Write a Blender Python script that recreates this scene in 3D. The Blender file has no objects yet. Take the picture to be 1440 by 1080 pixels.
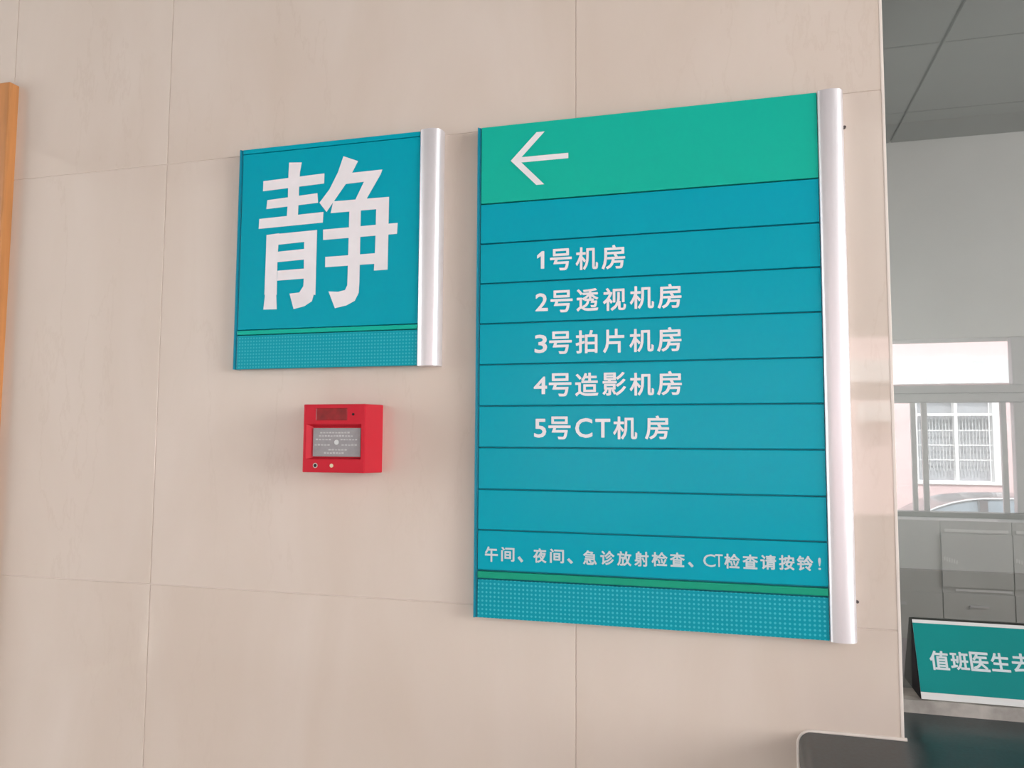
import bpy, bmesh, math, random
from mathutils import Vector, Matrix

random.seed(7)
SC = bpy.context.scene
COL = SC.collection
PI = math.pi

# ------------------------------------------------------------------ camera
def make_camera():
    yaw, pitch, roll = 0.26988, 0.07696, 0.00598
    f = Vector((-math.sin(yaw)*math.cos(pitch), math.cos(yaw)*math.cos(pitch), math.sin(pitch)))
    r = Vector((math.cos(yaw), math.sin(yaw), 0)); u = r.cross(f)
    c, s = math.cos(roll), math.sin(roll)
    R = r*c + u*s; U = u*c - r*s
    cam = bpy.data.cameras.new('camera'); cam.sensor_width = 36; cam.lens = 36*1114.25/1440
    cam.clip_start = 0.02; cam.clip_end = 200
    o = bpy.data.objects.new('camera', cam); COL.objects.link(o)
    m = Matrix((R, U, -f)).transposed().to_4x4(); m.translation = Vector((0, -1.26, 1.6))
    o.matrix_world = m
    SC.camera = o
make_camera()

# ------------------------------------------------------------------ light and exposure
SC.view_settings.view_transform = 'Standard'
SC.view_settings.look = 'None'
SC.view_settings.exposure = 0.38
SC.view_settings.gamma = 1.0
SC.view_settings.use_curve_mapping = False

SKY = 3.4            # overcast bright sky
SUN = 5.2
SIDE = 172.0         # added fill at the unseen right window, W
FRONT = 36.0
BOOTH = 17.0

w = bpy.data.worlds.new('sky'); SC.world = w; w.use_nodes = True
bg = w.node_tree.nodes['Background']
bg.inputs[0].default_value = (0.93, 0.96, 1.0, 1); bg.inputs[1].default_value = SKY

def sun(rot, energy):
    l = bpy.data.lights.new('sun', 'SUN'); l.energy = energy; l.angle = 0.05; l.color = (1, .97, .93)
    o = bpy.data.objects.new('sun', l); COL.objects.link(o); o.rotation_euler = rot
# travels towards -Y and down
sun((math.radians(-42), 0, math.radians(12)), SUN)
def area(name, loc, direction, sx, sy, energy, color=(1, 1, 1)):
    l = bpy.data.lights.new(name, 'AREA'); l.shape = 'RECTANGLE'; l.size = sx; l.size_y = sy
    l.energy = energy; l.color = color
    o = bpy.data.objects.new(name, l); COL.objects.link(o); o.location = loc
    o.rotation_euler = Vector(direction).to_track_quat('-Z', 'Z').to_euler()
area('right_fill', (4.72, -2.05, 2.15), (-1, 0, 0), 2.9, 2.2, SIDE, (1, .985, .96))  # added fill lamp, set in an unseen window on the right
area('left_fill', (-4.72, -1.55, 1.9), (1, 0, 0), 2.0, 2.1, FRONT, (1, .98, .96))  # added fill lamp in an unseen left window, clear of the reflections
area('booth_fill', (.13, 1.75, 1.75), (1, .25, 0), 0.9, 0.8, BOOTH, (.98, 1, .98))  # added lamp that brightens the booth behind the glass; no window here

# ------------------------------------------------------------------ helpers
def tag(o, label=None, cat=None, group=None, kind=None):
    if label: o['label'] = label
    if cat: o['category'] = cat
    if group: o['group'] = group
    if kind: o['kind'] = kind
    return o
def empty(name, loc=(0, 0, 0)):
    o = bpy.data.objects.new(name, None); COL.objects.link(o); o.location = loc; o.empty_display_size = .05
    return o
def link(name, me, parent=None, mats=()):
    o = bpy.data.objects.new(name, me); COL.objects.link(o)
    for m in (mats if isinstance(mats, (list, tuple)) else [mats]):
        if m and m.name not in [q.name for q in me.materials if q]: me.materials.append(m)
    if parent is not None:
        o.parent = parent
        p = parent; t = Vector((0, 0, 0))
        while p is not None: t += Vector(p.location); p = p.parent
        o.location = -t          # every mesh is written in world coordinates
    return o
class MB:
    def __init__(s): s.bm = bmesh.new()
    def box(s, x0, x1, y0, y1, z0, z1, bev=0.0, seg=2, mi=0):
        vs = [s.bm.verts.new((x, y, z)) for x in (x0, x1) for y in (y0, y1) for z in (z0, z1)]
        q = [(0, 1, 3, 2), (4, 6, 7, 5), (0, 4, 5, 1), (2, 3, 7, 6), (0, 2, 6, 4), (1, 5, 7, 3)]
        fs = [s.bm.faces.new([vs[i] for i in f]) for f in q]
        for f in fs: f.material_index = mi
        if bev:
            es = list({e for f in fs for e in f.edges})
            bmesh.ops.bevel(s.bm, geom=es, offset=bev, segments=seg, profile=.6, affect='EDGES')
        return s
    def prism(s, pts, axis, a, b, mi=0):
        """closed 2D outline extruded along an axis ('x','y' or 'z') from a to b"""
        def P(p, t):
            return {'x': (t, p[0], p[1]), 'y': (p[0], t, p[1]), 'z': (p[0], p[1], t)}[axis]
        A = [s.bm.verts.new(P(p, a)) for p in pts]; B = [s.bm.verts.new(P(p, b)) for p in pts]
        n = len(pts)
        fs = [s.bm.faces.new(A), s.bm.faces.new(B[::-1])]
        for i in range(n): fs.append(s.bm.faces.new((A[i], B[i], B[(i+1) % n], A[(i+1) % n])))
        for f in fs: f.material_index = mi
        return s
    def cyl(s, c, axis, r, h, n=20, r2=None, mi=0):
        r2 = r if r2 is None else r2
        c = Vector(c); d = {'x': Vector((1, 0, 0)), 'y': Vector((0, 1, 0)), 'z': Vector((0, 0, 1))}[axis]
        u = d.orthogonal().normalized(); v = d.cross(u)
        A = [s.bm.verts.new(c+(u*math.cos(t)+v*math.sin(t))*r) for t in [2*PI*i/n for i in range(n)]]
        B = [s.bm.verts.new(c+d*h+(u*math.cos(t)+v*math.sin(t))*r2) for t in [2*PI*i/n for i in range(n)]]
        fs = [s.bm.faces.new(A[::-1]), s.bm.faces.new(B)]
        for i in range(n): fs.append(s.bm.faces.new((A[i], A[(i+1) % n], B[(i+1) % n], B[i])))
        for f in fs: f.material_index = mi
        return s
    def tube(s, pts, r, n=8):
        rings = []
        P = [Vector(p) for p in pts]
        for i, p in enumerate(P):
            d = (P[min(i+1, len(P)-1)]-P[max(i-1, 0)]).normalized()
            u = d.cross(Vector((0, 1, 0.01))).normalized(); v = d.cross(u)
            rings.append([s.bm.verts.new(p+(u*math.cos(2*PI*k/n)+v*math.sin(2*PI*k/n))*r) for k in range(n)])
        for a, b in zip(rings, rings[1:]):
            for k in range(n): s.bm.faces.new((a[k], a[(k+1) % n], b[(k+1) % n], b[k]))
        s.bm.faces.new(rings[0]); s.bm.faces.new(rings[-1][::-1])
        return s
    def build(s, name, mat, parent=None, smooth=False):
        bmesh.ops.recalc_face_normals(s.bm, faces=s.bm.faces)
        me = bpy.data.meshes.new(name); s.bm.to_mesh(me); s.bm.free()
        if smooth:
            for p in me.polygons: p.use_smooth = True
            me.set_sharp_from_angle(angle=math.radians(40))
        return link(name, me, parent, mat)

# ------------------------------------------------------------------ materials
def mat(name, col, rough=.5, metal=0.0, var=0.0, vscale=8.0, bump=0.0, bscale=60.0, coat=0.0, ior=1.5, stretch=(1, 1, 1), spec=.5, crough=.03):
    m = bpy.data.materials.new(name); m.use_nodes = True
    nt = m.node_tree; N = nt.nodes; L = nt.links; p = N['Principled BSDF']
    p.inputs['Base Color'].default_value = (*col, 1); p.inputs['Roughness'].default_value = rough
    p.inputs['Metallic'].default_value = metal; p.inputs['IOR'].default_value = ior
    p.inputs['Coat Weight'].default_value = coat; p.inputs['Coat Roughness'].default_value = crough
    p.inputs['Specular IOR Level'].default_value = spec
    tc = N.new('ShaderNodeTexCoord'); mp = N.new('ShaderNodeMapping'); mp.inputs['Scale'].default_value = stretch
    L.new(tc.outputs['Object'], mp.inputs[0])
    if var:
        n = N.new('ShaderNodeTexNoise'); n.inputs['Scale'].default_value = vscale; n.inputs['Detail'].default_value = 4
        L.new(mp.outputs[0], n.inputs['Vector'])
        r = N.new('ShaderNodeValToRGB'); r.color_ramp.elements[0].position = .3; r.color_ramp.elements[1].position = .7
        r.color_ramp.elements[0].color = (*[c*(1-var) for c in col], 1)
        r.color_ramp.elements[1].color = (*[min(1, c*(1+var)) for c in col], 1)
        L.new(n.outputs['Fac'], r.inputs[0]); L.new(r.outputs[0], p.inputs['Base Color'])
    if bump:
        n2 = N.new('ShaderNodeTexNoise'); n2.inputs['Scale'].default_value = bscale; L.new(mp.outputs[0], n2.inputs['Vector'])
        b = N.new('ShaderNodeBump'); b.inputs['Strength'].default_value = bump; b.inputs['Distance'].default_value = .002
        L.new(n2.outputs['Fac'], b.inputs['Height']); L.new(b.outputs[0], p.inputs['Normal'])
    return m

def tile_material():
    """polished cream porcelain with faint vertical brown veining"""
    m = bpy.data.materials.new('cream_polished_tile'); m.use_nodes = True
    nt = m.node_tree; N = nt.nodes; L = nt.links; p = N['Principled BSDF']
    tc = N.new('ShaderNodeTexCoord'); oi = N.new('ShaderNodeObjectInfo')
    mp = N.new('ShaderNodeMapping'); mp.inputs['Scale'].default_value = (1, 1, .28); L.new(tc.outputs['Object'], mp.inputs[0])
    vm = N.new('ShaderNodeVectorMath'); vm.operation = 'MULTIPLY'; vm.inputs[1].default_value = (3.1, 5.7, 9.3)
    cb = N.new('ShaderNodeCombineXYZ')
    for i in range(3): L.new(oi.outputs['Random'], cb.inputs[i])
    L.new(cb.outputs[0], vm.inputs[0])
    ad = N.new('ShaderNodeVectorMath'); ad.operation = 'ADD'; L.new(mp.outputs[0], ad.inputs[0]); L.new(vm.outputs[0], ad.inputs[1])
    n = N.new('ShaderNodeTexNoise'); n.inputs['Scale'].default_value = 5; n.inputs['Detail'].default_value = 6; n.inputs['Distortion'].default_value = .6
    L.new(ad.outputs[0], n.inputs['Vector'])
    r = N.new('ShaderNodeValToRGB'); e = r.color_ramp.elements
    e[0].position = .32; e[0].color = (*TILE_A, 1); e[1].position = .68; e[1].color = (*TILE_B, 1)
    L.new(n.outputs['Fac'], r.inputs[0])
    # thin veins
    n3 = N.new('ShaderNodeTexNoise'); n3.inputs['Scale'].default_value = 7; n3.inputs['Detail'].default_value = 8; n3.inputs['Roughness'].default_value = .62
    L.new(ad.outputs[0], n3.inputs['Vector'])
    s1 = N.new('ShaderNodeMath'); s1.operation = 'SUBTRACT'; s1.inputs[1].default_value = .5; L.new(n3.outputs['Fac'], s1.inputs[0])
    ab = N.new('ShaderNodeMath'); ab.operation = 'ABSOLUTE'; L.new(s1.outputs[0], ab.inputs[0])
    mr = N.new('ShaderNodeMapRange'); mr.inputs[1].default_value = 0; mr.inputs[2].default_value = .012; mr.inputs[3].default_value = .10; mr.inputs[4].default_value = 0
    L.new(ab.outputs[0], mr.inputs[0])
    n4 = N.new('ShaderNodeTexNoise'); n4.inputs['Scale'].default_value = 2.2; L.new(ad.outputs[0], n4.inputs['Vector'])
    m4 = N.new('ShaderNodeMapRange'); m4.inputs[1].default_value = .48; m4.inputs[2].default_value = .66; L.new(n4.outputs['Fac'], m4.inputs[0])
    mu = N.new('ShaderNodeMath'); mu.operation = 'MULTIPLY'; L.new(mr.outputs[0], mu.inputs[0]); L.new(m4.outputs[0], mu.inputs[1])
    mx = N.new('ShaderNodeMix'); mx.data_type = 'RGBA'; mx.inputs[7].default_value = (.42, .30, .21, 1)
    L.new(mu.outputs[0], mx.inputs[0]); L.new(r.outputs[0], mx.inputs[6]); L.new(mx.outputs[2], p.inputs['Base Color'])
    p.inputs['Roughness'].default_value = .035; p.inputs['IOR'].default_value = 1.74
    n5 = N.new('ShaderNodeTexNoise'); n5.inputs['Scale'].default_value = 6; L.new(ad.outputs[0], n5.inputs['Vector'])
    b = N.new('ShaderNodeBump'); b.inputs['Strength'].default_value = .03; b.inputs['Distance'].default_value = .002
    L.new(n5.outputs['Fac'], b.inputs['Height']); L.new(b.outputs[0], p.inputs['Normal'])
    return m
TILE_A = (.665, .565, .485); TILE_B = (.715, .625, .555)

def glass_material(name, refl, tint, rough=0.0):
    m = bpy.data.materials.new(name); m.use_nodes = True
    nt = m.node_tree; N = nt.nodes; L = nt.links; N.remove(N['Principled BSDF'])
    g = N.new('ShaderNodeBsdfGlossy'); g.inputs['Roughness'].default_value = rough; g.inputs['Color'].default_value = (1, 1, 1, 1)
    t = N.new('ShaderNodeBsdfTransparent'); t.inputs['Color'].default_value = (*tint, 1)
    mx = N.new('ShaderNodeMixShader'); mx.inputs[0].default_value = refl
    L.new(t.outputs[0], mx.inputs[1]); L.new(g.outputs[0], mx.inputs[2]); L.new(mx.outputs[0], N['Material Output'].inputs[0])
    return m

def dot_material(name, base, dot, pitch, x0, z0, rad):
    """printed grid of small dots (flat print on the bottom panel)"""
    m = mat(name, base, .3, spec=.22)
    nt = m.node_tree; N = nt.nodes; L = nt.links; p = N['Principled BSDF']
    tc = N.new('ShaderNodeTexCoord'); sp = N.new('ShaderNodeSeparateXYZ'); L.new(tc.outputs['Object'], sp.inputs[0])
    out = []
    for ax, o0 in ((0, x0), (2, z0)):
        a = N.new('ShaderNodeMath'); a.operation = 'SUBTRACT'; a.inputs[1].default_value = o0; L.new(sp.outputs[ax], a.inputs[0])
        b = N.new('ShaderNodeMath'); b.operation = 'DIVIDE'; b.inputs[1].default_value = pitch; L.new(a.outputs[0], b.inputs[0])
        c = N.new('ShaderNodeMath'); c.operation = 'FRACT'; L.new(b.outputs[0], c.inputs[0])
        d = N.new('ShaderNodeMath'); d.operation = 'SUBTRACT'; d.inputs[1].default_value = .5; L.new(c.outputs[0], d.inputs[0])
        e = N.new('ShaderNodeMath'); e.operation = 'POWER'; e.inputs[1].default_value = 2; 
        ab = N.new('ShaderNodeMath'); ab.operation = 'ABSOLUTE'; L.new(d.outputs[0], ab.inputs[0]); L.new(ab.outputs[0], e.inputs[0])
        out.append(e)
    s = N.new('ShaderNodeMath'); s.operation = 'ADD'; L.new(out[0].outputs[0], s.inputs[0]); L.new(out[1].outputs[0], s.inputs[1])
    lt = N.new('ShaderNodeMath'); lt.operation = 'LESS_THAN'; lt.inputs[1].default_value = rad*rad; L.new(s.outputs[0], lt.inputs[0])
    mx = N.new('ShaderNodeMix'); mx.data_type = 'RGBA'; mx.inputs[6].default_value = (*base, 1); mx.inputs[7].default_value = (*dot, 1)
    L.new(lt.outputs[0], mx.inputs[0]); L.new(mx.outputs[2], p.inputs['Base Color'])
    return m

TEAL = (.0005, .36, .475); GREEN = (.006, .46, .35)
M = dict(
    tile=tile_material(),
    backing=mat('tile_grout', (.70, .61, .55), .9, var=.05),
    caulk=mat('white_caulk', (.75, .68, .62), .5, var=.05, vscale=40),
    trim=mat('pale_tile_edge', (.80, .73, .67), .25),
    teal=mat('teal_lacquer', TEAL, .24, var=.02, vscale=3, ior=1.45, spec=.16, bump=.01, bscale=8),
    tealdark=mat('dark_teal_backing', (.003, .27, .36), .6, var=.1),
    lip=mat('deep_teal_edge', (.002, .24, .34), .3, var=.03),
    green=mat('sea_green_lacquer', GREEN, .3, var=.02, vscale=3, ior=1.45, spec=.22),
    stripe=mat('green_stripe', (.008, .34, .21), .32, spec=.2, var=.03),
    letter=mat('white_vinyl', (.84, .81, .84), .5, var=.03, vscale=30, spec=.3),
    letter2=mat('aged_white_vinyl', (.56, .66, .70), .6, var=.05, vscale=60, spec=.3),
    dots=dot_material('teal_dotted_print', (.0005, .31, .40), (.045, .47, .56), .0068, 0, 0, .25),
    dotsm=dot_material('teal_fine_dotted_print', (.0005, .34, .43), (.035, .44, .53), .0058, 0, 0, .27),
    alu=mat('satin_aluminium', (.80, .78, .81), .42, metal=.7, var=.01, stretch=(60, 60, .4), vscale=4),
    screw=mat('dark_screw', (.12, .10, .10), .4, metal=.6, var=.1),
    red=mat('red_plastic', (.58, .018, .036), .38, var=.03, ior=1.48, spec=.22, bump=.03, bscale=300),
    darkred=mat('smoked_red_window', (.26, .008, .012), .2, var=.25, vscale=90),
    plate=mat('grey_breakable_plate', (.31, .30, .31), .35, var=.06, vscale=120),
    mark=mat('pale_print', (.50, .50, .51), .5, var=.12, vscale=200),
    shade_panel=mat('shade_panel_grey', (.24, .24, .23), .7, var=.05),  # dark grey of the added booth panel, reused on the entrance sill
    black=mat('black_plastic', (.012, .012, .016), .6, var=.2, spec=.2),
    silver=mat('silver_pin', (.62, .60, .55), .35, metal=.6, var=.05),
    brass=mat('pale_brass', (.72, .66, .46), .4, metal=.3, var=.05),
    granite=mat('dark_green_granite', (.007, .024, .029), .30, var=.4, vscale=180, ior=1.55),
    sill=mat('rough_mortar_sill', (.42, .40, .37), .75, var=.3, vscale=26, bump=.4, bscale=60),
    card=mat('green_card', (.003, .235, .23), .45, spec=.2, var=.03, vscale=10),
    cardwhite=mat('white_card_border', (.66, .68, .68), .5, var=.03),
    ceil=mat('ceiling_panel', (.21, .21, .203), .8, var=.04, vscale=4),
    ceilgap=mat('ceiling_gap', (.03, .03, .03), .9, var=.1),
    paint=mat('white_paint', (.72, .72, .70), .8, var=.03, vscale=3),
    greypaint=mat('grey_paint', (.6, .6, .59), .8, var=.04, vscale=3),
    floor=mat('polished_floor_tile', (.40, .38, .35), .15, var=.06, vscale=5),
    grout=mat('floor_grout', (.2, .19, .18), .9, var=.1),
    wood=mat('orange_oak_veneer', (.56, .24, .08), .38, var=.16, vscale=6, stretch=(9, 9, .8), ior=1.48),
    wooddark=mat('oak_groove', (.22, .09, .03), .5, var=.1),
    frame=mat('grey_window_frame', (.58, .58, .59), .4, metal=.2, var=.05),
    mirror=glass_material('coated_reflective_glass', .30, (.62, .64, .63)),
    back=glass_material('glass_rear_face', 0.0, (.95, .96, .95)),
    clear=glass_material('clear_window_glass', .05, (.96, .97, .97)),
    cabinet=mat('grey_cabinet_steel', (.5, .5, .49), .45, var=.05, vscale=4),
    cabtrim=mat('pale_cabinet_rail', (.75, .75, .75), .4, var=.03),
    pink=mat('pink_render', (.84, .62, .62), .9, var=.02, vscale=2),
    white=mat('white_upvc', (.88, .88, .88), .4, var=.02),
    band=mat('white_corrugated_sheet', (.74, .75, .75), .6, var=.04, vscale=3),
    winglass=mat('dim_window_glass', (.46, .47, .50), .15, var=.1, vscale=2),
    bars=mat('white_bars', (.62, .63, .64), .5, var=.03),
    asphalt=mat('concrete_yard', (.42, .41, .40), .9, var=.1, vscale=2),
    carpaint=mat('dark_car_paint', (.17, .15, .16), .25, var=.02, coat=.4),
    carglass=mat('car_glass', (.30, .35, .40), .05, var=.05),  # pale blue base stands in for reflected sky
    chrome=mat('chrome', (.9, .9, .9), .12, metal=1, var=.01),
    rubber=mat('tyre_rubber', (.02, .02, .02), .9, var=.2),
)

# ------------------------------------------------------------------ lettering
_glyphs = {}
def glyph(ch):
    """flat outline of one character: verts, tris, boundary edges (from Blender's built-in typeface)"""
    if ch in _glyphs: return _glyphs[ch]
    if ch == '1':
        vs = [(.30, 0), (.44, 0), (.44, 1), (.34, 1), (.10, .78), (.10, .63), (.30, .78)]
        fs = [(0, 1, 2, 3, 6), (3, 4, 5, 6)]
    elif ch == '、':
        vs = [(0, .75), (.3, 1), (1, .25), (.68, 0)]; fs = [(0, 3, 2, 1)]
    else:
        c = bpy.data.curves.new('glyph', 'FONT'); c.body = ch; c.resolution_u = 3; c.fill_mode = 'FRONT'
        o = bpy.data.objects.new('glyph', c); COL.objects.link(o)
        me = bpy.data.meshes.new_from_object(o)
        vs = [(v.co.x, v.co.y) for v in me.vertices]; fs = [tuple(p.vertices) for p in me.polygons]
        bpy.data.objects.remove(o); bpy.data.curves.remove(c); bpy.data.meshes.remove(me)
    # merge doubles
    key = {}; mp = []; out = []
    for v in vs:
        k = (round(v[0], 4), round(v[1], 4))
        if k not in key: key[k] = len(out); out.append(v)
        mp.append(key[k])
    fs = [tuple(dict.fromkeys(mp[i] for i in f)) for f in fs]; fs = [f for f in fs if len(f) > 2]
    cnt = {}
    for f in fs:
        for a, b in zip(f, f[1:]+f[:1]): cnt[frozenset((a, b))] = cnt.get(frozenset((a, b)), 0)+1
    ed = [tuple(e) for e, n in cnt.items() if n == 1]
    _glyphs[ch] = (out, fs, ed)
    return _glyphs[ch]
from mathutils.geometry import delaunay_2d_cdt
def union2d(polys, scale=1000.0):
    """clean, non-overlapping triangulation of the union of 2D polygons"""
    V, F = [], []
    for p in polys:
        a = sum(u[0]*w_[1]-w_[0]*u[1] for u, w_ in zip(p, p[1:]+p[:1]))
        if abs(a) < 1e-11: continue
        if a < 0: p = p[::-1]
        i = len(V); V += [Vector((q[0]*scale, q[1]*scale)) for q in p]; F.append(list(range(i, i+len(p))))
    r = delaunay_2d_cdt(V, [], F, 0, 1e-4)
    return [(v.x/scale, v.y/scale) for v in r[0]], [tuple(f) for f, src in zip(r[2], r[5]) if len(src)]
def flat_mesh(name, groups, P, mt, parent):
    V, F = [], []
    for polys in groups:
        vs, fs = union2d(polys); i = len(V)
        V += [P(*v) for v in vs]
        for f in fs:
            a = sum(vs[f[k]][0]*vs[f[(k+1) % len(f)]][1]-vs[f[(k+1) % len(f)]][0]*vs[f[k]][1] for k in range(len(f)))
            f = f if a > 0 else f[::-1]
            F.append(tuple(i+k for k in f))
    me = bpy.data.meshes.new(name); me.from_pydata(V, [], F); me.update()
    return link(name, me, parent, mt)
def lettering(boxes, y, bold, mt, parent, place=None, name='lettering'):
    P = place or (lambda x, z: (x, y, z))
    groups = []
    for ch, x0, x1, z0, z1 in boxes:
        vs, fs, ed = glyph(ch); d = bold(ch) if callable(bold) else bold; polys = []
        ax = min(v[0] for v in vs); bx = max(v[0] for v in vs); az = min(v[1] for v in vs); bz = max(v[1] for v in vs)
        sx = (x1-x0-2*d)/(bx-ax); sz = (z1-z0-2*d)/(bz-az)
        W = [(x0+d+(v[0]-ax)*sx, z0+d+(v[1]-az)*sz) for v in vs]
        for f in fs: polys.append([W[i] for i in f])
        used = set()
        for a, b in ed:
            p, q = Vector(W[a]), Vector(W[b]); t = (q-p)
            if t.length < 1e-7 or d <= 0: continue
            n = Vector((-t.y, t.x)).normalized()*d
            polys.append([tuple(p+n), tuple(q+n), tuple(q-n), tuple(p-n)]); used |= {a, b}
        for a in used:
            polys.append([(W[a][0]+d*math.cos(k*PI/4+PI/8), W[a][1]+d*math.sin(k*PI/4+PI/8)) for k in range(8)])
        groups.append(polys)
    return flat_mesh(name, groups, P, mt, parent)
def flat_polys(polys, y, mt, parent, name='lettering'):
    return flat_mesh(name, [polys], lambda x, z: (x, y, z), mt, parent)

# ------------------------------------------------------------------ structure
Yd = -3.91           # inner face of the entrance wall
XL, XR, H = -4.6, 4.6, 3.6
OX0, OX1, OZ0, OZ1 = .2285, 2.2, 1.1276, 2.75     # service window opening

wf = empty('wall_front'); tag(wf, kind='structure')
mb = MB()
DX0, DX1, DZ = -2.38, -1.425, 2.325
T0, T1 = .0014, .26
mb.box(XL, DX0, T0, T1, 0, H+.02); mb.box(DX0, DX1, T0, T1, DZ, H+.02); mb.box(DX1, OX0, T0, T1, 0, H)
mb.box(OX0, OX1, T0, T1, 0, OZ0); mb.box(OX0, OX1, T0, T1, OZ1, H+.02); mb.box(OX1, XR, T0, T1, 0, H+.02)
mb.build('wall_core', M['backing'], wf)
xs = [XL] + [-.2415-.8*k for k in range(5, -1, -1)] + [.5585+.8*k for k in range(0, 5)] + [XR]
zs = [0, .54, 1.339, 2.136, 2.933, H]
def holes(x0, x1, z0, z1):
    """cut a tile rectangle against door and window openings"""
    rects = [(x0, x1, z0, z1)]
    for hx0, hx1, hz0, hz1 in ((DX0, DX1, 0, DZ), (OX0, OX1, OZ0, OZ1)):
        new = []
        for a, b, c, d in rects:
            if b <= hx0 or a >= hx1 or d <= hz0 or c >= hz1: new.append((a, b, c, d)); continue
            if a < hx0: new.append((a, hx0, c, d))
            if b > hx1: new.append((hx1, b, c, d))
            A, B = max(a, hx0), min(b, hx1)
            if c < hz0: new.append((A, B, c, hz0))
            if d > hz1: new.append((A, B, hz1, d))
        rects = new
    return rects
g = .0007
for x0, x1 in zip(xs, xs[1:]):
    for z0, z1 in zip(zs, zs[1:]):
        for a, b, c, d in holes(x0, x1, z0, z1):
            if b-a < .02 or d-c < .02: continue
            MB().box(a+g, b-g, 0, T0+.012, c+g, d-g, bev=.0006, seg=1).build('tile', M['tile'], wf)
# pale bevelled edging round the window opening
MB().box(OX0-.0035, OX0+.0010, -.0008, T1, OZ0+.06, OZ1, bev=.001).build('edge_strip', M['trim'], wf)

# dark granite shelf through the opening, rounded nosing
sl = MB()
def rr(x0, x1, z0, z1, r, n=6):
    pts = []
    for cx, cz, a0 in ((x1-r, z1-r, 0), (x0+r, z1-r, 90), (x0+r, z0+r, 180), (x1-r, z0+r, 270)):
        for k in range(n+1):
            a = math.radians(a0+90*k/n); pts.append((cx+r*math.cos(a), cz+r*math.sin(a)))
    return pts
sl.prism(rr(.0885, 2.32, 1.1276, 1.1876, .017), 'y', -.26, .0)
sl.box(OX0, OX1, 0, .30, 1.1276, 1.1876)
cs = sl.build('stone_counter', M['granite'], smooth=True)
tag(cs, 'dark green granite counter with rounded end below the teal signs', 'counter')
# caulk bead
mb = MB(); pts = [(.0885-.001, -.001, 1.128), (.0885-.001, -.001, 1.169)]
for k in range(1, 7):
    a = math.radians(180-90*k/6); pts.append((.1065+.019*math.cos(a), -.001, 1.1696+.019*math.sin(a)))
pts += [(.15, -.001, 1.189), (OX0+.004, -.001, 1.189)]
tag(mb.tube(pts, .0028).build('trim_1', M['caulk'], smooth=True), kind='structure')

# window_1: coated service glass on a rough sill
w1 = empty('window_1'); tag(w1, kind='structure')
gl = MB().box(OX0, OX1, .20, .206, 1.1876, OZ1).build('glass_pane', M['mirror'], w1)
gl.data.materials.append(M['back'])
for p in gl.data.polygons: p.material_index = 0 if p.normal.y < -.5 else 1
mb = MB()
bmx = 40; top = []; 
for i in range(bmx+1):
    x = OX0+(OX1-OX0)*i/bmx
    top.append((x, 1.2078+random.uniform(-.0012, .0012)))
mb.prism([(OX1, 1.1876), (OX0, 1.1876)] + top, 'y', .132, .1995)
mb.build('window_sill', M['sill'], w1)

# ceiling of square panels
ce = empty('ceiling'); tag(ce, kind='structure')
MB().box(XL, XR, Yd, T0, H+.02, H+.1).build('ceiling_deck', M['ceilgap'], ce)
cx = [1.035+.86*k for k in range(-6, 5)]; cy = [0]+[-2.55+.86*k for k in range(2, -1, -1)]+[-3.41, Yd]
cx = [XL]+[x for x in cx if x > XL+.05]+[XR] if cx[-1] < XR else [XL]+[x for x in cx if XL+.05 < x < XR-.05]+[XR]
for a, b in zip(cx, cx[1:]):
    for c, d in zip(cy, cy[1:]):
        if b-a < .04 or c-d < .04: continue
        z = H+random.uniform(0, .003)
        MB().box(a+.007, b-.007, d+.006, c-.006, z, z+.012, bev=.002, seg=1).build('ceiling_panel', M['ceil'], ce)

# floor
fl = empty('floor'); tag(fl, kind='structure')
MB().box(XL, XR, Yd, T1, -.08, -.012).build('floor_bed', M['grout'], fl)
fx = [XL+(XR-XL)*i/11 for i in range(12)]; fy = [Yd+(-Yd)*i/5 for i in range(6)]
for a, b in zip(fx, fx[1:]):
    for c, d in zip(fy, fy[1:]):
        MB().box(a+.0015, b-.0015, c+.0015, d-.0015, -.014, 0).build('floor_tile', M['floor'], fl)

# side walls; their unseen windows are added to hold the fill lamps
def side_wall(name, x, s, y0, y1, z0, z1):
    wv = empty(name); tag(wv, kind='structure')
    a, b = (x, x+.2) if s > 0 else (x-.2, x)
    mb = MB(); mb.box(a, b, Yd, y0, 0, H+.02); mb.box(a, b, y1, T1, 0, H+.02); mb.box(a, b, y0, y1, 0, z0); mb.box(a, b, y0, y1, z1, H+.02)
    mb.build('wall_plaster', M['paint'], wv)
    mb = MB(); t = .05; fa, fb = (a+.06, a+.11) if s > 0 else (b-.11, b-.06)
    mb.box(fa, fb, y0, y0+t, z0, z1); mb.box(fa, fb, y1-t, y1, z0, z1); mb.box(fa, fb, y0+t, y1-t, z0, z0+t); mb.box(fa, fb, y0+t, y1-t, z1-t, z1)
    mb.box(fa, fb, (y0+y1)/2-t/2, (y0+y1)/2+t/2, z0+t, z1-t)
    mb.build('window_frame', M['frame'], wv)
side_wall('wall_right', XR, 1, -3.5, -.6, 1.05, 3.25)
side_wall('wall_left', XL, -1, -2.6, -.5, .8, 3.0)

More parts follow.
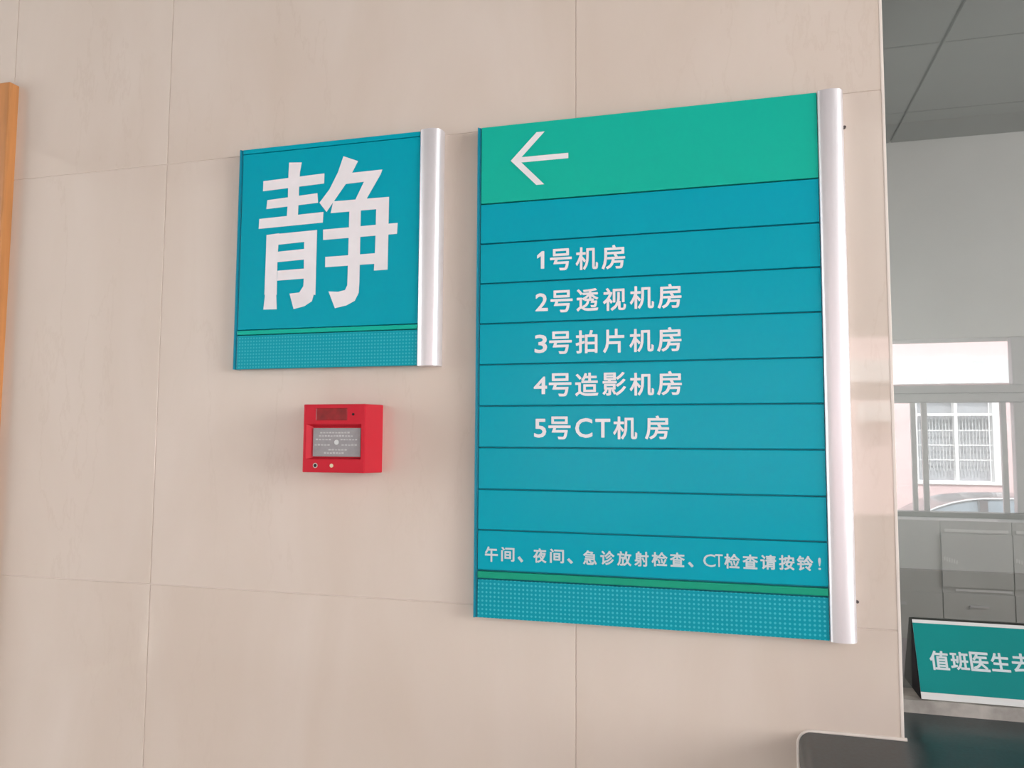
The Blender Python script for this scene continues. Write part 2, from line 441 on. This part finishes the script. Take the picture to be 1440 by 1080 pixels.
# entrance wall with its long window band
WX0, WX1, WZ0, WZ1 = -1.5, 4.3, 1.20, 2.295
wb = empty('wall_back'); tag(wb, kind='structure')
mb = MB(); a, b = Yd-.24, Yd
mb.box(XL, WX0, a, b, -.35, H+.02); mb.box(WX1, XR, a, b, -.35, H+.02); mb.box(WX0, WX1, a, b, -.35, WZ0-.12); mb.box(WX0, WX1, a, b, WZ1, H+.02)
mb.build('wall_plaster', M['paint'], wb)
w2 = empty('window_2'); tag(w2, kind='structure')
mb = MB(); mb.box(WX0, WX1, Yd-.10, Yd+.03, WZ0-.12, WZ0-.004); mb.build('window_sill', M['shade_panel'], w2)
def fr(x0, x1, z0, z1, y0=Yd-.09, y1=Yd-.02, name='window_frame'):
    return MB().box(x0, x1, y0, y1, z0, z1, bev=.003, seg=1).build(name, M['frame'], w2)
bays = [-1.5, -.50, .52, 1.70, 2.98, 4.3]
fr(WX0, WX1, 1.945, 1.997); fr(WX0, WX1, 1.888, 1.943, Yd-.12, Yd+.0)     # transom, two rails
for i, x in enumerate(bays):
    xa, xb = (x, x+.06) if i == 0 else (x-.06, x) if i == len(bays)-1 else (x, x+.085)
    fr(xa, xb, WZ0, 1.888); fr(xa, xb, 1.997, WZ1)
for x0, x1 in zip(bays, bays[1:]):
    x0 += .085
    MB().box(x0, x1, Yd-.057, Yd-.052, 1.997, WZ1).build('glass_pane', M['clear'], w2)
    if x0 < .5 or x0 > 1.5:
        for q in (.30, .355, .90): fr(x0+(x1-x0)*q, x0+(x1-x0)*q+.03, WZ0, 1.888, Yd-.08, Yd-.05, 'sash_stile')
    MB().box(x0, x1, Yd-.047, Yd-.044, WZ0, 1.888).build('glass_pane', M['clear'], w2)
for xa, xb in ((1.112, 1.141), (1.175, 1.208), (1.624, 1.656)):
    fr(xa, xb, WZ0, 1.888, Yd-.043, Yd-.012, 'sash_stile')

# booth behind the service glass
bo = empty('wall_booth'); tag(bo, kind='structure')
mb = MB(); mb.box(.1, 3.0, 2.4, 2.5, 0, 3.1); mb.box(.02, .12, .26, 2.4, 0, 3.1); mb.box(3.0, 3.1, .26, 2.5, 0, 3.1)
mb.box(.02, 3.1, .26, 2.5, 3.0, 3.1)
mb.build('wall_plaster', M['greypaint'], bo)
MB().box(.13, 2.99, 2.37, 2.399, .0, 1.10, bev=.004).build('shade_panel', M['shade_panel'], bo)  # added dark panel that dims the lower view through the glass
bf = MB().box(.02, 3.1, .26, 2.5, -.08, 0).build('floor_booth', M['floor']); tag(bf, kind='structure')

# door_1 at far left
d1 = empty('door_1'); tag(d1, kind='structure')
mb = MB(); mb.box(-2.42, DX0+.03, -.022, .12, 0, 2.336, bev=.003); mb.box(-1.463, -1.4125, -.022, .012, 0, 2.336, bev=.003); mb.box(DX0+.03, -1.463, -.022, .12, 2.28, 2.336, bev=.003)
mb.build('door_frame', M['wood'], d1)
MB().box(-1.470, -1.457, -.012, .12, 0, 2.28).build('frame_rebate', M['wooddark'], d1)
MB().box(DX0+.03, -1.472, .02, .06, .01, 2.27, bev=.002).build('door_leaf', M['wood'], d1)
for z0, z1 in ((.25, 1.0), (1.12, 2.1)):
    MB().box(-2.22, -1.62, .008, .02, z0, z1, bev=.006).build('door_panel', M['wood'], d1)
mb = MB(); mb.cyl((-1.55, .02, 1.05), 'y', .024, -.012); mb.cyl((-1.55, .008, 1.05), 'y', .009, -.04); mb.box(-1.66, -1.54, -.045, -.030, 1.04, 1.06, bev=.005)
mb.build('door_handle', M['silver'], d1, smooth=True)

# ------------------------------------------------------------------ signs
def alu_strip(x0, z0, z1, parent, wd=.0375, d=.0235):
    """half-oval aluminium end strip: soft shoulder, shallow crown, rolled outer edge"""
    prof = [(0, 0), (0, -.018), (.001, -.0205), (.004, -.0222), (.010, -d-.0006), (.018, -d-.0012), (.0235, -d-.0006), (.0275, -d+.0004),
            (.031, -.0215), (.0342, -.0182), (.0362, -.0138), (.0372, -.0085), (.0375, -.003), (.0375, 0)]
    prof = [(x0+p[0]*wd/.0375, p[1]) for p in prof]
    return MB().prism(prof, 'z', z0, z1).build('end_strip', M['alu'], parent, smooth=True)
def slat(x0, x1, z0, z1, mt, parent, name='slat', front=-.018):
    return MB().box(x0, x1, front, -.011, z0, z1, bev=.0012, seg=2).build(name, mt, parent)

SX0, SX1, SZ0, SZ1 = -.4068, .1326, 1.3225, 2.1352
ds = empty('directory_sign', (SX0, 0, SZ0))
tag(ds, 'tall teal directory sign with green arrow header and rows of white room names', 'sign')
MB().box(SX0+.002, SX1, -.011, 0, SZ0+.001, SZ1-.001).build('backing', M['tealdark'], ds)
mb = MB(); mb.prism([(SX0, 0), (SX0, -.0165), (SX0+.001, -.0195), (SX0+.003, -.0195), (SX0+.0036, -.0165), (SX0+.0062, -.0165), (SX0+.0062, -.009), (SX0+.004, 0)], 'z', SZ0, SZ1)
mb.build('edge_lip', M['lip'], ds)
X0, X1 = SX0+.0070, SX1-.0006
gp = .0011
lines = [2.0025, 1.9345, 1.8672, 1.7998, 1.7318, 1.6637, 1.5958, 1.5280, 1.4625]
hd = slat(X0, X1, lines[0]+gp, SZ1, M['green'], ds, 'header_panel')
tag(hd, 'sea green header panel with white left arrow')
rows = []
for a, b in zip(lines, lines[1:]): rows.append(slat(X0, X1, b+gp, a-gp, M['teal'], ds))
foot = slat(X0, X1, 1.3990, lines[-1]-gp, M['teal'], ds); tag(foot, 'teal slat with one long line of small white characters')
MB().box(X0, X1, -.0195, -.011, 1.3855, 1.3965, bev=.002, seg=2).build('green_stripe', M['stripe'], ds)
slat(X0, X1, SZ0, 1.3835, M['dots'], ds, 'dotted_panel')
alu_strip(SX1, SZ0-.001, SZ1+.001, ds)
for z in (2.083, 1.377):
    MB().cyl((SX1+.0395, 0, z), 'y', .0022, -.004, 10).build('screw', M['screw'], ds)
YL = -.0185
# arrow
bmA = [[(-.3479, 2.0727), (-.3038, 2.1174), (-.2899, 2.1174), (-.3338, 2.0727)], [(-.3479, 2.0727), (-.3338, 2.0727), (-.2904, 2.0280), (-.3040, 2.0280)],
       [(-.3385, 2.0770), (-.3298, 2.0682), (-.2502, 2.0682), (-.2502, 2.0775)]]
bmA[2] = [(-.3360, 2.0773), (-.3380, 2.0727), (-.3340, 2.0683), (-.2502, 2.0683), (-.2502, 2.0773)]
flat_polys(bmA, YL-.0002, M['letter'], hd, 'arrow')
ROW1 = [('1', -0.3021, -0.29, 1.8872, 1.9164), ('号', -0.2805, -0.2444, 1.8829, 1.9188), ('机', -0.238, -0.2017, 1.8817, 1.9189), ('房', -0.1958, -0.1583, 1.8807, 1.9195)]
ROW2 = [('2', -0.3047, -0.2837, 1.8173, 1.8469), ('号', -0.2795, -0.243, 1.8141, 1.8503), ('透', -0.2367, -0.2014, 1.8144, 1.8511), ('视', -0.1938, -0.1573, 1.8135, 1.8503), ('机', -0.1512, -0.1135, 1.8149, 1.851), ('房', -0.108, -0.0713, 1.814, 1.8523)]
ROW3 = [('3', -0.3058, -0.2849, 1.7488, 1.7789), ('号', -0.2815, -0.2443, 1.7466, 1.7833), ('拍', -0.2381, -0.2029, 1.7466, 1.7838), ('片', -0.194, -0.1603, 1.7463, 1.7845), ('机', -0.1523, -0.1145, 1.7466, 1.7831), ('房', -0.1093, -0.072, 1.7462, 1.7843)]
ROW4 = [('4', -0.3069, -0.2847, 1.6821, 1.7106), ('号', -0.2819, -0.2449, 1.6782, 1.7155), ('造', -0.2389, -0.2017, 1.6781, 1.7155), ('影', -0.195, -0.158, 1.6786, 1.7157), ('机', -0.1522, -0.1145, 1.6782, 1.7139), ('房', -0.1099, -0.0721, 1.6785, 1.7157)]
ROW5 = [('5', -0.3061, -0.2859, 1.6121, 1.6426), ('号', -0.2826, -0.2462, 1.6096, 1.6462), ('C', -0.2389, -0.2112, 1.6121, 1.6434), ('T', -0.2066, -0.1828, 1.6125, 1.6423), ('机', -0.1785, -0.1409, 1.61, 1.6458), ('房', -0.129, -0.0921, 1.6102, 1.6469)]
FOOT = [('午', -0.3872, -0.3653, 1.412, 1.4363), ('间', -0.3599, -0.3376, 1.4137, 1.4365), ('、', -0.3323, -0.3231, 1.4133, 1.4229), ('夜', -0.3066, -0.2851, 1.4139, 1.4368), ('间', -0.2795, -0.2568, 1.4147, 1.4368), ('、', -0.2519, -0.2424, 1.4148, 1.4233), ('急', -0.2264, -0.2048, 1.4145, 1.4366), ('诊', -0.1992, -0.1772, 1.4153, 1.4373), ('放', -0.173, -0.151, 1.4152, 1.4375), ('射', -0.1464, -0.1247, 1.4156, 1.4382), ('检', -0.1202, -0.0964, 1.4168, 1.4385), ('查', -0.0927, -0.0707, 1.4175, 1.4389), ('、', -0.0658, -0.0576, 1.4177, 1.4259), ('C', -0.0435, -0.0255, 1.4197, 1.4384), ('T', -0.026, -0.015, 1.4203, 1.4389), ('检', -0.0129, 0.0095, 1.4184, 1.4404), ('查', 0.0136, 0.0351, 1.4191, 1.4404), ('请', 0.0386, 0.0608, 1.4196, 1.441), ('按', 0.0647, 0.0862, 1.4202, 1.4416), ('铃', 0.0895, 0.112, 1.4202, 1.4417), ('!', 0.1186, 0.1225, 1.4223, 1.4399)]
for k, R in enumerate((ROW1, ROW2, ROW3, ROW4, ROW5)):
    lettering(R, YL, .0007, M['letter'], rows[k+1])
lettering(FOOT, YL, lambda ch: .0001 if ch in 'CT!' else .0006, M['letter2'], foot)

# small square sign
QX0, QX1, QZ0, QZ1 = -.8682, -.5102, 1.7335, 2.1405
qs = empty('square_sign', (QX0, 0, QZ0))
tag(qs, 'small square teal sign with one large white character above the red alarm box', 'sign')
MB().box(QX0+.002, QX1, -.011, 0, QZ0+.001, QZ1-.001).build('backing', M['tealdark'], qs)
mb = MB(); x = QX0; mb.prism([(x, 0), (x, -.0165), (x+.001, -.0195), (x+.003, -.0195), (x+.0036, -.0165), (x+.0062, -.0165), (x+.0062, -.009), (x+.004, 0)], 'z', QZ0, QZ1)
mb.build('edge_lip', M['lip'], qs)
a, b = QX0+.0070, QX1-.0006
MB().box(a, b, -.0182, -.011, QZ1-.0085, QZ1, bev=.0012).build('top_rail', M['teal'], qs)
pn = slat(a, b, 1.8052, QZ1-.0095, M['teal'], qs, 'face_panel', -.0176)
MB().box(a, b, -.0195, -.011, 1.7958, 1.8036, bev=.002, seg=2).build('green_stripe', M['green'], qs)
slat(a, b, QZ0, 1.7945, M['dotsm'], qs, 'dotted_panel')
alu_strip(QX1, QZ0-.001, QZ1+.001, qs, .038)
JING = {
'qing_v': [(-0.7648, 2.1079), (-0.7392, 2.1059), (-0.7424, 2.0876), (-0.7431, 2.066), (-0.7435, 2.0351), (-0.7441, 2.0096), (-0.7665, 2.0091), (-0.7653, 2.0368), (-0.7656, 2.0678), (-0.7656, 2.0896)] ,
'h1': [(-0.817, 2.0778), (-0.6932, 2.0817), (-0.6934, 2.0633), (-0.817, 2.059)] ,
'h2': [(-0.8074, 2.0416), (-0.7062, 2.0466), (-0.7044, 2.029), (-0.809, 2.0252)] ,
'h3': [(-0.8229, 2.0079), (-0.6933, 2.0114), (-0.6941, 1.9923), (-0.8237, 1.9895)] ,
'yue_l': [(-0.807, 1.9772), (-0.7812, 1.9786), (-0.7832, 1.9332), (-0.7824, 1.8658), (-0.7834, 1.867), (-0.7815, 1.8401), (-0.8089, 1.8406), (-0.8064, 1.868), (-0.8077, 1.867), (-0.8071, 1.9284)] ,
'yue_top': [(-0.807, 1.9772), (-0.705, 1.9796), (-0.7052, 1.9605), (-0.8066, 1.9568)] ,
'yue_r': [(-0.7304, 1.9789), (-0.705, 1.9796), (-0.705, 1.9287), (-0.7051, 1.8623), (-0.7084, 1.8636), (-0.7117, 1.8517), (-0.7265, 1.8433), (-0.7477, 1.839), (-0.7567, 1.8673), (-0.7372, 1.8685), (-0.7295, 1.8796), (-0.7291, 1.8876), (-0.7295, 1.924)] ,
'ym1': [(-0.7836, 1.9449), (-0.7295, 1.9468), (-0.7289, 1.9276), (-0.7836, 1.9258)] ,
'ym2': [(-0.7824, 1.9101), (-0.7291, 1.9112), (-0.7292, 1.8931), (-0.7825, 1.8921)] ,
'pie': [(-0.6565, 2.1097), (-0.6278, 2.0982), (-0.6466, 2.064), (-0.6873, 2.0109), (-0.7017, 2.0288), (-0.6824, 2.0517), (-0.6667, 2.0809)] ,
'tophook': [(-0.6436, 2.078), (-0.5807, 2.0788), (-0.5838, 2.0707), (-0.6101, 2.0284), (-0.6314, 2.0288), (-0.6156, 2.0598), (-0.6546, 2.0586)] ,
'box_top': [(-0.6746, 2.0292), (-0.5671, 2.0289), (-0.5673, 2.0089), (-0.679, 2.0082)] ,
'box_r': [(-0.5909, 2.0286), (-0.5671, 2.0289), (-0.5674, 1.9007), (-0.5933, 1.9003), (-0.5916, 1.9399)] ,
'mid': [(-0.6931, 1.9794), (-0.5501, 1.9816), (-0.551, 1.9624), (-0.6926, 1.9606)] ,
'low': [(-0.6875, 1.9298), (-0.5888, 1.9308), (-0.5891, 1.9122), (-0.6873, 1.9114)] ,
'stem': [(-0.6424, 2.0273), (-0.6204, 2.0271), (-0.6204, 1.9417), (-0.6203, 1.8822), (-0.6212, 1.8626), (-0.6285, 1.8487), (-0.6444, 1.8414), (-0.6664, 1.8373), (-0.6796, 1.8677), (-0.6613, 1.8662), (-0.6477, 1.8686), (-0.6434, 1.877), (-0.6432, 1.8952), (-0.6428, 1.961)] ,
}
flat_polys(list(JING.values()), -.0183, M['letter'], pn, 'character')

# ------------------------------------------------------------------ red alarm call point
al = empty('fire_alarm_call_point', (-.64, 0, 1.609))
tag(al, 'red square fire alarm call point with grey press plate under the small sign', 'alarm')
mb = MB()
FX0, FX1, FZ0, FZ1 = -.698, -.5838, 1.5523, 1.6667
BX0, BX1, BZ0, BZ1 = -.701, -.5795, 1.5515, 1.6680
bm = mb.bm
def rect(x0, x1, z0, z1, y): return [bm.verts.new(p) for p in ((x0, y, z0), (x1, y, z0), (x1, y, z1), (x0, y, z1))]
r0 = rect(BX0, BX1, BZ0, BZ1, 0); r1 = rect(FX0, FX1, FZ0, FZ1, -.060)
RX0, RX1, RZ0, RZ1 = -.692, -.5905, 1.5745, 1.6335
r2 = rect(RX0, RX1, RZ0, RZ1, -.060); r3 = rect(-.6825, -.5925, 1.5775, 1.6285, -.0525)
def ring(a, b):
    for i in range(4): bm.faces.new((a[i], a[(i+1) % 4], b[(i+1) % 4], b[i]))
bm.faces.new(r0[::-1]); ring(r0, r1); ring(r1, r2); ring(r2, r3); bm.faces.new(r3)
es = [e for e in bm.edges if all(v in r1 for v in e.verts) or (len({v in r0 for v in e.verts}) == 2 and any(v in r1 for v in e.verts))]
bmesh.ops.bevel(bm, geom=es, offset=.0018, segments=2, profile=.6, affect='EDGES')
mb.build('housing', M['red'], al)
MB().box(-.6812, -.5935, -.0560, -.0520, 1.5790, 1.6268, bev=.0006).build('press_plate', M['plate'], al)
pp = al.children[-1] if al.children else None
mb = MB()
for z, x0, x1 in ((1.6190, -.668, -.612), (1.6135, -.670, -.606), (1.6075, -.676, -.646), (1.6075, -.630, -.598), (1.5985, -.678, -.648), (1.5985, -.628, -.598), (1.5905, -.652, -.616), (1.5850, -.660, -.622)):
    n = max(3, int((x1-x0)/.0052)); 
    for i in range(n):
        xa = x0+(x1-x0)*i/n; mb.box(xa, xa+(x1-x0)/n*.72, -.0562, -.0558, z-.0012, z+.0012+random.uniform(-.0004, .0006))
mb.build('printed_marks', M['mark'], al)
MB().cyl((-.637, -.0556, 1.6030), 'y', .0042, -.0012, 18).build('centre_dot', M['cardwhite'], al)
MB().box(-.674, -.6165, -.0606, -.0590, 1.6395, 1.6600, bev=.0008).build('indicator_window', M['darkred'], al)
MB().cyl((-.6055, -.0602, 1.6495), 'y', .0022, -.0006, 12).build('indicator_hole', M['black'], al)
mb = MB(); mb.cyl((-.6735, -.0595, 1.5640), 'y', .0042, -.0012, 18); mb.build('jack_ring', M['silver'], al)
MB().cyl((-.6735, -.0606, 1.5640), 'y', .0028, -.0004, 14).build('jack_hole', M['black'], al)
MB().cyl((-.6435, -.0595, 1.5640), 'y', .0036, -.0014, 16, r2=.003).build('lock_pin', M['brass'], al)

# ------------------------------------------------------------------ tent sign on the sill
tx0, tx1 = .2795, .70
fy, fz = .138, 1.2082       # front foot
ty, tz = .190, 1.3195       # ridge
by = .1985
ts = empty('tent_sign', (tx0, fy, fz))
tag(ts, 'green folded desk sign with white characters standing on the window sill', 'sign')
L_ = math.hypot(ty-fy, tz-fz); uy, uz = (ty-fy)/L_, (tz-fz)/L_
ny, nz = -uz, uy                      # outward normal of the front face
def tp(x, t, off=0.0): return (x, fy+uy*t+ny*off, fz+uz*t+nz*off)
MB().prism([(fy, fz), (by, fz), (ty+.002, tz)], 'x', tx0, tx1).build('folded_body', M['black'], ts)
def facequad(name, x0, x1, t0, t1, off, mt, parent):
    v = [tp(x0, t0, off), tp(x1, t0, off), tp(x1, t1, off), tp(x0, t1, off), tp(x0, t0, off-.0009), tp(x1, t0, off-.0009), tp(x1, t1, off-.0009), tp(x0, t1, off-.0009)]
    me = bpy.data.meshes.new(name); me.from_pydata(v, [], [(0, 1, 2, 3), (7, 6, 5, 4), (0, 4, 5, 1), (1, 5, 6, 2), (2, 6, 7, 3), (3, 7, 4, 0)]); me.update()
    return link(name, me, parent, mt)
fc = facequad('face_sheet', tx0+.001, tx1-.001, .0, L_, .0011, M['cardwhite'], ts)
gf = facequad('green_print', tx0+.001, tx1-.001, .0105, L_-.0055, .0016, M['card'], fc)
TENT = [('值', 0.2991, 0.3269, 1.2536, 1.2819), ('班', 0.3288, 0.3551, 1.2559, 1.2824), ('医', 0.3567, 0.3838, 1.2561, 1.284), ('生', 0.3862, 0.4123, 1.2578, 1.2848), ('去', 0.4153, 0.4429, 1.2589, 1.2862)]
def tplace(x, z):
    return tp(x, (z-TZ0)/(TZ1-TZ0)*(T1_-T0_)+T0_, .0018)
TZ0, TZ1, T0_, T1_ = 1.2536, 1.2840, .0450, .0770
lettering(TENT, 0, .0007, M['letter2'], fc, place=tplace)

# ------------------------------------------------------------------ cabinets under the entrance window
cabs = [(.70, 1.199), (1.20, 1.579), (1.58, 1.959), (1.96, 2.339)]
LB = ['grey low cabinet reflected in the glass beside the cream wall edge', 'grey low cabinet with pale top rail, second from the left in the reflection',
      'grey low cabinet with pale top rail, third from the left in the reflection', 'grey low cabinet with pale top rail, rightmost of the row under the entrance window']
for i, (a, b) in enumerate(cabs):
    c = empty('low_cabinet', ((a+b)/2, Yd+.25, 0)); tag(c, LB[i], 'cabinet', 'low grey cabinets under the entrance window')
    MB().box(a, b, Yd+.01, Yd+.25, .05, 1.165, bev=.004).build('body', M['cabinet'], c)
    MB().box(a+.02, b-.02, Yd+.03, Yd+.23, 0, .05).build('plinth', M['black'], c)
    if i:
        MB().box(a+.02, b-.018, Yd+.25, Yd+.258, 1.098, 1.115, bev=.001).build('top_rail', M['cabtrim'], c)
        MB().box(a+.07, b-.012, Yd+.25, Yd+.258, .752, .765, bev=.001).build('lower_rail', M['cabtrim'], c)
        dr = MB().box(a+.002, b-.002, Yd+.25, Yd+.262, .775, 1.09, bev=.002).build('drawer', M['cabinet'], c)
        mb = MB()
        for k in range(6): mb.box(a-.0+.012+.013*k, a+.020+.013*k, Yd+.262, Yd+.2640, .930-.004*k, .954-.004*k)
        mb.build('label_plate', M['cabtrim'], dr)
    MB().box(a+.002, b-.002, Yd+.25, Yd+.262, .08, .74, bev=.002).build('door', M['cabinet'], c)
    MB().box((a+b)/2-.05, (a+b)/2+.05, Yd+.262, Yd+.275, .66, .675, bev=.003).build('handle', M['frame'], c)

# ------------------------------------------------------------------ outdoors
gr = MB().box(-16, 18, -20, Yd-.24, -.45, -.35).build('ground', M['asphalt']); tag(gr, kind='structure')
FY = -11.76
bd = empty('pink_building', (3, FY, -.35))
tag(bd, 'pink rendered building with a barred white window outside the entrance', 'building')
mb = MB(); wx0, wx1, wz0, wz1 = 2.70, 3.88, 1.06, 2.52
mb.box(-12, wx0, FY-.3, FY, -.35, 6.5); mb.box(wx1, 16, FY-.3, FY, -.35, 6.5); mb.box(wx0, wx1, FY-.3, FY, -.35, wz0); mb.box(wx0, wx1, FY-.3, FY, wz1, 6.5)
mb.build('wall', M['pink'], bd)
mb = MB(); t = .045
mb.box(wx0, wx0+.06, FY-.14, FY+.01, wz0, wz1); mb.box(wx1-.09, wx1, FY-.14, FY+.01, wz0, wz1); mb.box(wx0+.06, wx1-.09, FY-.14, FY+.01, wz0, wz0+.025); mb.box(wx0+.06, wx1-.09, FY-.14, FY+.01, wz1-.05, wz1)
mb.box(3.272, 3.318, FY-.14, FY+.0, wz0+.04, wz1-.05); mb.box(wx0+.06, wx1-.09, FY-.12, FY-.01, 2.085, 2.125)
wd_ = mb.build('window', M['white'], bd)
MB().box(wx0+.06, wx1-.09, FY-.20, FY-.19, wz0+.04, wz1-.05).build('pane', M['winglass'], wd_)
mb = MB()
for z in (1.863, 1.640, 1.415): mb.box(wx0+.06, wx1-.09, FY-.10, FY-.085, z-.008, z+.008)
mb.build('cross_rail', M['white'], wd_)
for k in range(21):
    x = wx0+.11+.046*k
    if abs(x-3.295) < .04 or x > wx1-.12: continue
    MB().box(x-.006, x+.006, FY-.115, FY-.10, 1.25, 2.08).build('bar', M['bars'], wd_)
MB().box(wx0-.03, wx1+.03, FY, FY+.03, 1.045, 1.062, bev=.003).build('sill', M['white'], bd)
# corrugated band
pts = []; n = 300
for i in range(n+1):
    x = -10+24*i/n; pts.append((x, FY+.10+.022*math.sin(i*PI/2)))
mb = MB(); mb.prism([(14, FY+.001), (-10, FY+.001)]+pts, 'z', 2.57, 2.92)
mb.build('corrugated_band', M['band'], bd)
# air conditioner
ac = empty('air_conditioner', (2.1, FY, 1.98)); tag(ac, 'white outdoor air conditioner unit on the pink building, left of the barred window', 'air conditioner')
MB().box(1.82, 2.33, FY+.05, FY+.33, 1.985, 2.265, bev=.012).build('casing', M['white'], ac)
mb = MB()
for r in (.035, .065, .095, .12):
    for k in range(24):
        a, b = 2*PI*k/24, 2*PI*(k+1)/24
        mb.tube([(2.02+r*math.cos(a), FY+.335, 2.125+r*math.sin(a)), (2.02+r*math.cos(b), FY+.335, 2.125+r*math.sin(b))], .004, 4)
mb.build('fan_grille', M['frame'], ac)
for x in (1.9, 2.25): MB().prism([(FY, 1.985), (FY+.33, 1.985), (FY+.33, 1.965), (FY+.03, 1.83), (FY, 1.80)], 'x', x-.015, x+.015).build('bracket', M['frame'], ac)

# parked car, nose to the left
G = -.35; CY = -9.16
car = empty('parked_car', (3.1, CY, G)); tag(car, 'dark parked saloon car with chrome window trim outside the entrance', 'car')
def loft(stations, mt, name, parent):
    """stations: (x, [(half-width, z)...]) mirrored about the car's middle"""
    mb = MB(); rings = []
    for x, pr in stations:
        ring_ = [mb.bm.verts.new((x, CY+w_, z)) for w_, z in pr] + [mb.bm.verts.new((x, CY-w_, z)) for w_, z in pr[::-1]]
        rings.append(ring_)
    n = len(rings[0])
    for a, b in zip(rings, rings[1:]):
        for k in range(n): mb.bm.faces.new((a[k], a[(k+1) % n], b[(k+1) % n], b[k]))
    mb.bm.faces.new(rings[0]); mb.bm.faces.new(rings[-1][::-1])
    return mb.build(name, mt, parent, smooth=True)
body_st = [(.72, .62, .30, .62), (.82, .76, .22, .70), (1.2, .86, .20, .86), (1.75, .90, .20, .97), (2.4, .91, .20, 1.00), (3.2, .91, .20, 1.02), (4.2, .91, .20, 1.04), (4.9, .88, .22, 1.05), (5.3, .80, .26, 1.00), (5.42, .70, .34, .78)]
loft([(x, [(w_*.92, G+lo), (w_, G+lo+.12), (w_, G+(lo+hi)/2+.05), (w_*.96, G+hi-.06), (w_*.84, G+hi)]) for x, w_, lo, hi in body_st], M['carpaint'], 'body', car)
cab_st = [(1.90, .72, 1.03, .985), (2.12, .72, 1.16, .985), (2.34, .70, 1.285, .99), (2.58, .67, 1.355, 1.0), (2.85, .65, 1.385, 1.0), (3.25, .65, 1.395, 1.0), (3.7, .65, 1.38, 1.0), (4.15, .66, 1.30, 1.0), (4.6, .68, 1.20, 1.0), (4.85, .70, 1.06, 1.0)]
loft([(x, [(.83, G+zb), (.80, G+zb+(zt-zb)*.35), (wt+.03, G+zb+(zt-zb)*.85), (wt-.10, G+zt), (wt*.4, G+zt+.008)]) for x, wt, zt, zb in cab_st], M['carpaint'], 'cabin', car)
# side windows and chrome
sidey = CY+.83
arc = [(2.13, .872), (2.25, .925), (2.40, .975), (2.55, 1.008), (2.72, 1.027), (2.95, 1.033), (3.3, 1.03), (3.7, 1.01), (4.1, .95), (4.4, .85)]
def cy_at(z): return CY+.835-(z-(G+1.0))*.28
mb = MB()
vt = [mb.bm.verts.new((x, cy_at(z)+.006, z-.012)) for x, z in arc]
vb = [mb.bm.verts.new((x, cy_at(.66)+.012, .66)) for x, z in arc]
vt2 = [mb.bm.verts.new((x, cy_at(z)-.02, z-.012)) for x, z in arc]
vb2 = [mb.bm.verts.new((x, cy_at(.66)-.02, .66)) for x, z in arc]
for i in range(len(arc)-1):
    mb.bm.faces.new((vt[i], vt[i+1], vb[i+1], vb[i])); mb.bm.faces.new((vt2[i], vb2[i], vb2[i+1], vt2[i+1])); mb.bm.faces.new((vt[i], vt2[i], vt2[i+1], vt[i+1]))
mb.build('side_window', M['carglass'], car)
MB().tube([(x, cy_at(z)+.012, z) for x, z in arc], .014).build('chrome_trim', M['chrome'], car, smooth=True)
MB().box(2.66, 2.74, CY+.74, CY+.845, .66, 1.01).build('door_pillar', M['carpaint'], car)
for x in (1.55, 4.45):
    for s in (-1, 1):
        wh = MB().cyl((x, CY+s*.72, G+.32), 'y', .32, s*.20, 28).build('wheel', M['rubber'], car, smooth=True)
        MB().cyl((x, CY+s*.915, G+.32), 'y', .21, s*.012, 20).build('hub_cap', M['chrome'], wh)
